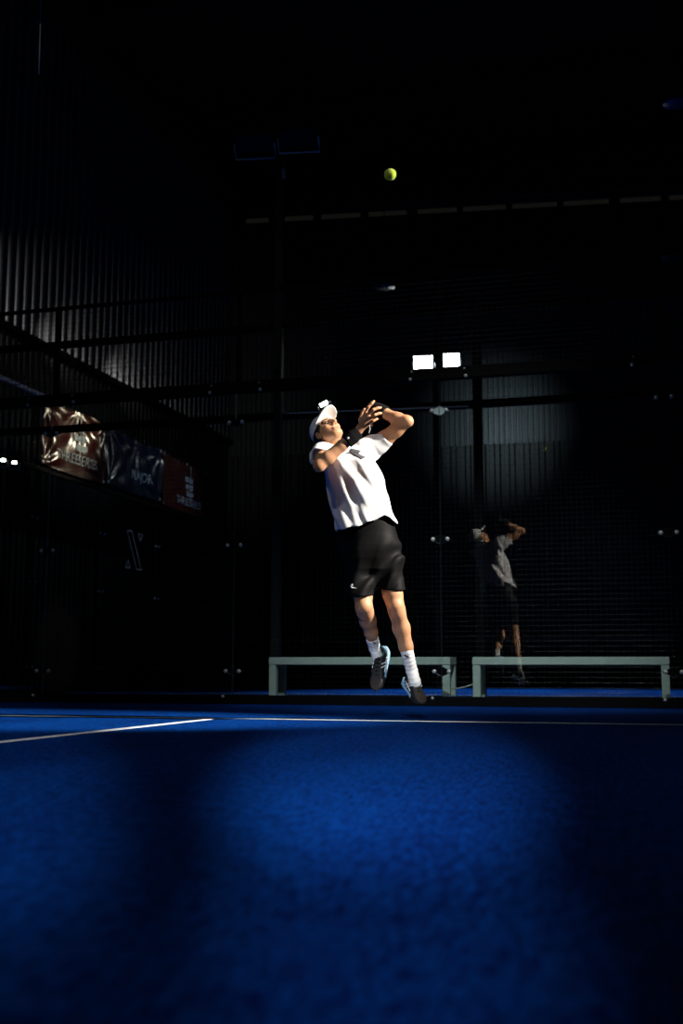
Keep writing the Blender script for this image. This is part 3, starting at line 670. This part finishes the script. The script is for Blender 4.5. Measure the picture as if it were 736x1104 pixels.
# chest print: dark arrow strokes, laid on the cloth
def drape(F, px, py, off=.003, side=1):
    x, y = (px-400)/PS, (600-py)/PS; i, j = int(round((x-F.lo[0])/F.h)), int(round((y-F.lo[1])/F.h)); col = F.F[i, j]
    k = np.where(col < 0)[0]; z = F.lo[2]+(k.max()+.5)*F.h if len(k) else 0; return np.array([x, y, z+off*side])
def print_on(F, pts, name, m, parent, off=.0035, n=8):
    """polygon given as two polylines (top, bottom) draped over the cloth with real thickness"""
    (a0, a1), (b0, b1) = pts; bm = NB(); g = []
    nr = 4
    for i in range(n+1):
        t = i/n; p = np.array(a0)*(1-t)+np.array(a1)*t; q = np.array(b0)*(1-t)+np.array(b1)*t
        g.append([drape(F, *(p*(1-s/nr)+q*(s/nr)), off) for s in range(nr+1)])
    zz = np.array([[v[2] for v in r] for r in g]);
    for _ in range(2): zz = np.maximum(zz, (np.roll(zz, 1, 0)+np.roll(zz, -1, 0))/2 if n > 2 else zz)
    f = [[bm.verts.new(Vector((r[s][0], r[s][1], z_[s]))) for s in range(nr+1)] for r, z_ in zip(g, zz)]
    k = [[bm.verts.new(v.co-Vector((0, 0, .003))) for v in r] for r in f]
    for i in range(n):
        for s in range(nr): bm.faces.new((f[i][s], f[i+1][s], f[i+1][s+1], f[i][s+1])); bm.faces.new((k[i][s], k[i][s+1], k[i+1][s+1], k[i+1][s]))
    for s in range(nr): bm.faces.new((f[0][s], f[0][s+1], k[0][s+1], k[0][s])); bm.faces.new((f[n][s], k[n][s], k[n][s+1], f[n][s+1]))
    for i in range(n): bm.faces.new((f[i][0], k[i][0], k[i+1][0], f[i+1][0])); bm.faces.new((f[i][nr], f[i+1][nr], k[i+1][nr], k[i][nr]))
    return local_part(name, bm, m, parent, True)
print_on(Fs, (((378.2, 484.0), (389.0, 486.5)), ((376.0, 487.2), (386.0, 490.0))), 'logo', 'grey_print', SHIRT)
print_on(Fs, (((382.0, 488.0), (394.0, 493.5)), ((376.0, 487.4), (389.5, 496.0))), 'logo', 'grey_print', SHIRT)
# shorts
Fo = Field((-.28, -.32, -.32), (.26, .30, .36), .0052)
Fo.loft([(L(392, 548, .01), .160, .118), (L(394, 563, .01), .180, .132), (L(397, 586, .01), .203, .150), (L(398.5, 600, .02), .195, .145), (L(399, 612, .03), .165, .125), (L(399.5, 622, .03), .11, .08), (L(400, 630, .03), .04, .03)], 0)
Fo.chain([L(386, 600, .01), L(387.5, 645, .13)], [.110, .090], .05).chain([L(413.5, 595, .01), L(424, 641, .075)], [.112, .078], .05)
sl, P = Fo.grid(); Fo.F[sl] -= folds(P*np.array([1, -1, 1], np.float32), 8, 11, .020)*np.clip((.2-P[..., 1])/.15, .2, 1)
inner = Fo.F.copy()+.010
x = P[..., 0]; gap = L(405.5, 0)[0]
hm = np.where(x < gap, L(0, 640.5)[1]-.0*x, L(0, 635)[1]-.02*(x-.14)); Fo.F[sl] = np.maximum(Fo.F[sl], hm-P[..., 1])
top = np.interp(x, [L(358, 0)[0], L(390, 0)[0], L(430, 0)[0]], [L(0, 566)[1], L(0, 559)[1], L(0, 550)[1]]); Fo.F[sl] = np.maximum(Fo.F[sl], P[..., 1]-top)
Fo.F[sl] = np.where(P[..., 1] < hm+.09, np.maximum(Fo.F[sl], -inner), Fo.F[sl])
SHORTS = sdf_obj('shorts', Fo, 'shorts', PLAYER, 1)
print_on(Fo, (((376.8, 629.5), (379.5, 627.3)), ((378.2, 631.4), (380.2, 628.8))), 'logo', 'white_print', SHORTS, n=4)
print_on(Fo, (((377.6, 630.2), (381.2, 631.4)), ((378.6, 632.0), (383.6, 632.0))), 'logo', 'white_print', SHORTS, n=4)
# wristbands
def band(name, a, b, r1, r2, m='black_cloth', h=.004, it=1, parent=None, bulge=.004):
    a, b = np.array(a), np.array(b); F = Field(np.minimum(a, b)-max(r1, r2)-.03, np.maximum(a, b)+max(r1, r2)+.03, h); d = (b-a)/np.linalg.norm(b-a)
    F.cone(a, (a+b)/2, r1, (r1+r2)/2+bulge, 0).cone((a+b)/2, b, (r1+r2)/2+bulge, r2, 0).plane(b, d).plane(a, -d); return sdf_obj(name, F, m, parent or PLAYER, it)
dd = (wrR-elR)/np.linalg.norm(wrR-elR); wb = band('wristband', wrR-dd*.088, wrR+dd*.012, .046, .041); wb['label'] = 'black wristband on the forearm crossing the chest'
bm = NB(); c = wrR-dd*.066+np.array([-.006, .006, .046]); lathe(bm, [(.008, 0), (.006, .003)], c, (-.2, .2, 1), 10); local_part('logo', bm, 'white_print', wb)
dd = (wrL-elL)/np.linalg.norm(wrL-elL); w2 = band('wristband', wrL-dd*.085, wrL+dd*.055, .050, .050); w2['label'] = 'black wristband on the raised arm'
# pale cord hanging from the hand
bm = NB(); tube(bm, [L(396.5, 462, .34), L(397.3, 466, .33), L(396.2, 470.5, .31)], .0035, 6); local_part('wrist_cord', bm, 'sock', PLAYER)
# socks
def sock(pts, rs, n0):
    pts = [np.array(p) for p in pts]; F = Field(np.min(pts, 0)-.09, np.max(pts, 0)+.09, .004); F.chain(pts, rs, .012); d = pts[0]-pts[1]; d /= np.linalg.norm(d)
    sl, P = F.grid(); t = (P-pts[0])@d; F.F[sl] -= .0012*np.sin(t*240)
    F.plane(pts[0], d); return F, sdf_obj('sock', F, 'sock', PLAYER, 1)
s0 = knR+(anR-knR)*.76; FsR, SKR = sock([s0+np.array([0, 0, -.004]), anR, L(409, 715, -.08)], [.042, .037, .036], 0)
s0 = knL+(anL-knL)*.66; FsL, SKL = sock([s0+np.array([0, 0, -.004]), anL, L(447, 735, .04)], [.043, .037, .038], 0)
for F, S, ox, oy, k in ((FsL, SKL, 436.5, 706.5, 1.0), (FsR, SKR, 402.8, 693.2, .62)):
    print_on(F, (((ox-1.5*k, oy-2.2*k), (ox+4.4*k, oy+.4*k)), ((ox-1.0*k, oy-.2*k), (ox+2.8*k, oy+1.6*k))), 'logo', 'navy_print', S, n=5)
    print_on(F, (((ox+1.6*k, oy+.6*k), (ox+4.2*k, oy+.6*k)), ((ox-1.2*k, oy+4.6*k), (ox-.4*k, oy+2.4*k))), 'logo', 'navy_print', S, n=5)
# shoes
def shoe(heel, toe, up, side, label):
    """heel/toe: sole line ends; up: dorsal direction"""
    heel, toe = np.array(heel), np.array(toe); f = toe-heel; Ln = np.linalg.norm(f); f /= Ln; up = np.array(up, float); up -= f*(up@f); up /= np.linalg.norm(up); r = np.cross(f, up); AX = np.stack([r, up, f])
    def S(a, b, c): return heel+r*a+up*b+f*c
    lo = np.min([heel, toe], 0)-.13; hi = np.max([heel, toe], 0)+.13
    F = Field(lo, hi, .0042)
    F.ell(S(0, .040, .055), (.038, .052, .062), AX, .02).ell(S(0, .036, .13), (.043, .046, .085), AX, .03).ell(S(0, .030, .22), (.046, .034, .072), AX, .03)
    F.cone(S(0, .07, .055), S(0, .10, .045), .040, .042, .02)
    F.plane(S(0, .016, 0), -up); F.plane(S(0, .108, 0), up*.95+f*.25); F.cone(S(0, .085, .048), S(0, .14, .035), .031, .034, .006, 's')
    o = sdf_obj('shoe', F, ['shoe_upper', 'shoe_toe', 'shoe_teal'], PLAYER, 1, lambda C: np.where(((C-heel)@f) > .215, 1, np.where(((C-heel)@up) > .088, 2, 0)))
    if label: o['label'] = label
    G = Field(lo, hi, .0042)
    sl, P = G.grid(); q = (P-heel)@AX.T; a, b, c = q[..., 0], q[..., 1], q[..., 2]
    w = np.interp(c, [-.03, .0, .05, .12, .20, .26, .30], [.018, .036, .041, .039, .046, .038, .010]); hgt = np.interp(c, [-.02, .06, .2, .3], [.034, .028, .022, .026])
    ctr = np.interp(c, [0, .12, .3], [0, -.003, .0]); d = np.maximum(np.abs(a-ctr)-w, np.maximum(-b-.008+.03*np.clip((c-.22)/.08, 0, 1)**2, b-hgt)); d = np.maximum(d, np.maximum(-.028-c, c-.297)); G.put(sl, d, 0, 'u')
    so = sdf_obj('sole', G, ['shoe_sole', 'shoe_upper'], o, 2, lambda C: np.where(((C-heel)@f) > .19, 1, 0)); so['label'] = 'pale blue sole'
    for k in range(5):
        bm = NB(); c = .095+k*.024; h = .092-k*.0085
        tube(bm, [S(-.026, h-.016, c), S(0, h, c+.004), S(.026, h-.016, c)], .0042, 6); local_part('lace', bm, 'black_cloth', o, True)
    for sg in (-1, 1):
        bm = NB()
        for (c0, c1, h0, h1) in ((.075, .125, .024, .074), (.10, .150, .024, .072), (.06, .165, .05, .034)):
            pts = []
            for t in np.linspace(0, 1, 6): c = c0+(c1-c0)*t; h = h0+(h1-h0)*t; pts.append(S(sg*(np.interp(h, [.02, .05, .085], [.0455, .0425, .026])), h, c))
            tube(bm, pts, .0042, 6)
        local_part('stripe', bm, 'white_print', o, True)
    return o
shoe(L(438.5, 739.5, -.10), L(453.0, 757.5, .165), (.30, .82, .45), 1, None)
shoe(L(416, 706, -.155), L(406.5, 743, -.02), (-.42, .12, .88), -1, None)

# ------------------------------------------------------------------ light
w = bpy.data.worlds.new('world'); SC.world = w; w.use_nodes = True
w.node_tree.nodes['Background'].inputs[0].default_value = (.35, .5, 1, 1); w.node_tree.nodes['Background'].inputs[1].default_value = .0004
def spot(name, loc, target, power, size, blend, col=(1, 1, 1), rad=.1, sx=1.):
    l = bpy.data.lights.new(name, 'SPOT'); l.energy = power; l.spot_size = math.radians(size); l.spot_blend = blend; l.color = col; l.shadow_soft_size = rad
    o = bpy.data.objects.new(name, l); COL.objects.link(o); o.location = [float(c) for c in loc]; d = Vector([float(c) for c in target])-o.location; o.rotation_euler = d.to_track_quat('-Z', 'Y').to_euler(); o.scale = (sx, 1, 1); return o
def point(name, loc, power, col=(1, 1, 1), rad=.05):
    l = bpy.data.lights.new(name, 'POINT'); l.energy = power; l.color = col; l.shadow_soft_size = rad
    o = bpy.data.objects.new(name, l); COL.objects.link(o); o.location = [float(c) for c in loc]; return o
def floor_at(px, py): r = ray(px, py); return CAM + r*(-CAM[2]/r[2])
KEY = (5.2, -3.45, 5.4); WARM = (1, .93, .82)
spot('key_spot', KEY, (-1.72, -3.40, 1.48), 9300, 19, .65, WARM, .10)
spot('key_spot', (4.6, -3.0, 5.0), at(420.5, 188, 6.5), 4000, 6, .5, WARM, .10)  # added narrow spot that lights only the ball
LW = (.90, .97, 1)
spot('court_pool_spot', (.68, -13.0, 2.8), floor_at(412, 818), 3600, 22, .85, LW, .06, .44)  # added pair of shaped spots, makes the bright pool on the floor
spot('court_pool_spot', (.68, -13.0, 3.1), floor_at(412, 930), 850, 20, 1, LW, .06, .34)
spot('left_pool_spot', (1.68, -13.0, 2.8), floor_at(-20, 815), 1500, 25, .85, LW, .06, .32)  # added pair of shaped spots, brightens the left strip of floor
spot('left_pool_spot', (1.68, -13.0, 3.1), floor_at(-10, 930), 300, 20, 1, LW, .06, .26)
spot('fill_spot', (-3.5, -12.5, 8.2), (-2.2, -2.8, 1.5), 420, 22, 1, (.84, .91, 1), .25)  # added soft fill on the player
spot('floor_fill_spot', (-2.0, -7.5, 9.0), (-1.6, -6.2, 0), 230, 52, 1, LW, .2)  # added weak fill over the near floor
spot('wall_wash_spot', (-2.9, -6.0, 9.5), (-2.9, 0, 1.2), 115, 52, 1, LW, .2)  # added wash that brings out clamps and seams of the glass wall
spot('bench_fill_spot', (-.4, -5.2, 6.0), (-1.8, .4, .40), 900, 36, 1, (.95, 1, .98), .2)  # added spot that brightens the benches
spot('neighbour_floodlight', at(470, 380, D2-.6), (-1.8, 6.0, 0), 1500, 84, .8, LW, .15)
spot('rib_wash_spot', (WX+.55, .9, LEDGE+.12), (WX+.05, 4.0, LEDGE+.32), 105, 40, 1, (1, .98, .92), .05)  # added grazing spots along the ledge, bring out the wall ribs
for y, e in ((4.2, 22), (6.4, 22)): spot('rib_wash_spot', (WX+.5, y, LEDGE+.08), (WX+.05, y+2.5, LEDGE+.25), e, 56, 1, (1, .98, .92), .05)
spot('banner_lamp', at(456, 386, D2-.3), (SX, 3.9, 3.5), 900, 13, .9, (1, .82, .58), .14)
spot('banner_lamp', at(485, 384, D2-.3), (SX, 6.8, 3.3), 110, 50, .9, (.9, .94, 1), .14)
spot('back_wall_spot', at(478, 386, D2+.4), (at(525, 456, 23.5)), 190, 50, .9, (.72, .9, 1), .1)  # added spot washing the back wall from behind the mast

SC.view_settings.view_transform = 'Standard'; SC.view_settings.look = 'None'; SC.view_settings.gamma = 1; SC.view_settings.use_curve_mapping = False
SC.view_settings.exposure = 0
SC.cycles.transparent_max_bounces = 24; SC.cycles.max_bounces = 8; SC.cycles.use_denoising = True
SC.cycles.sample_clamp_indirect = 4
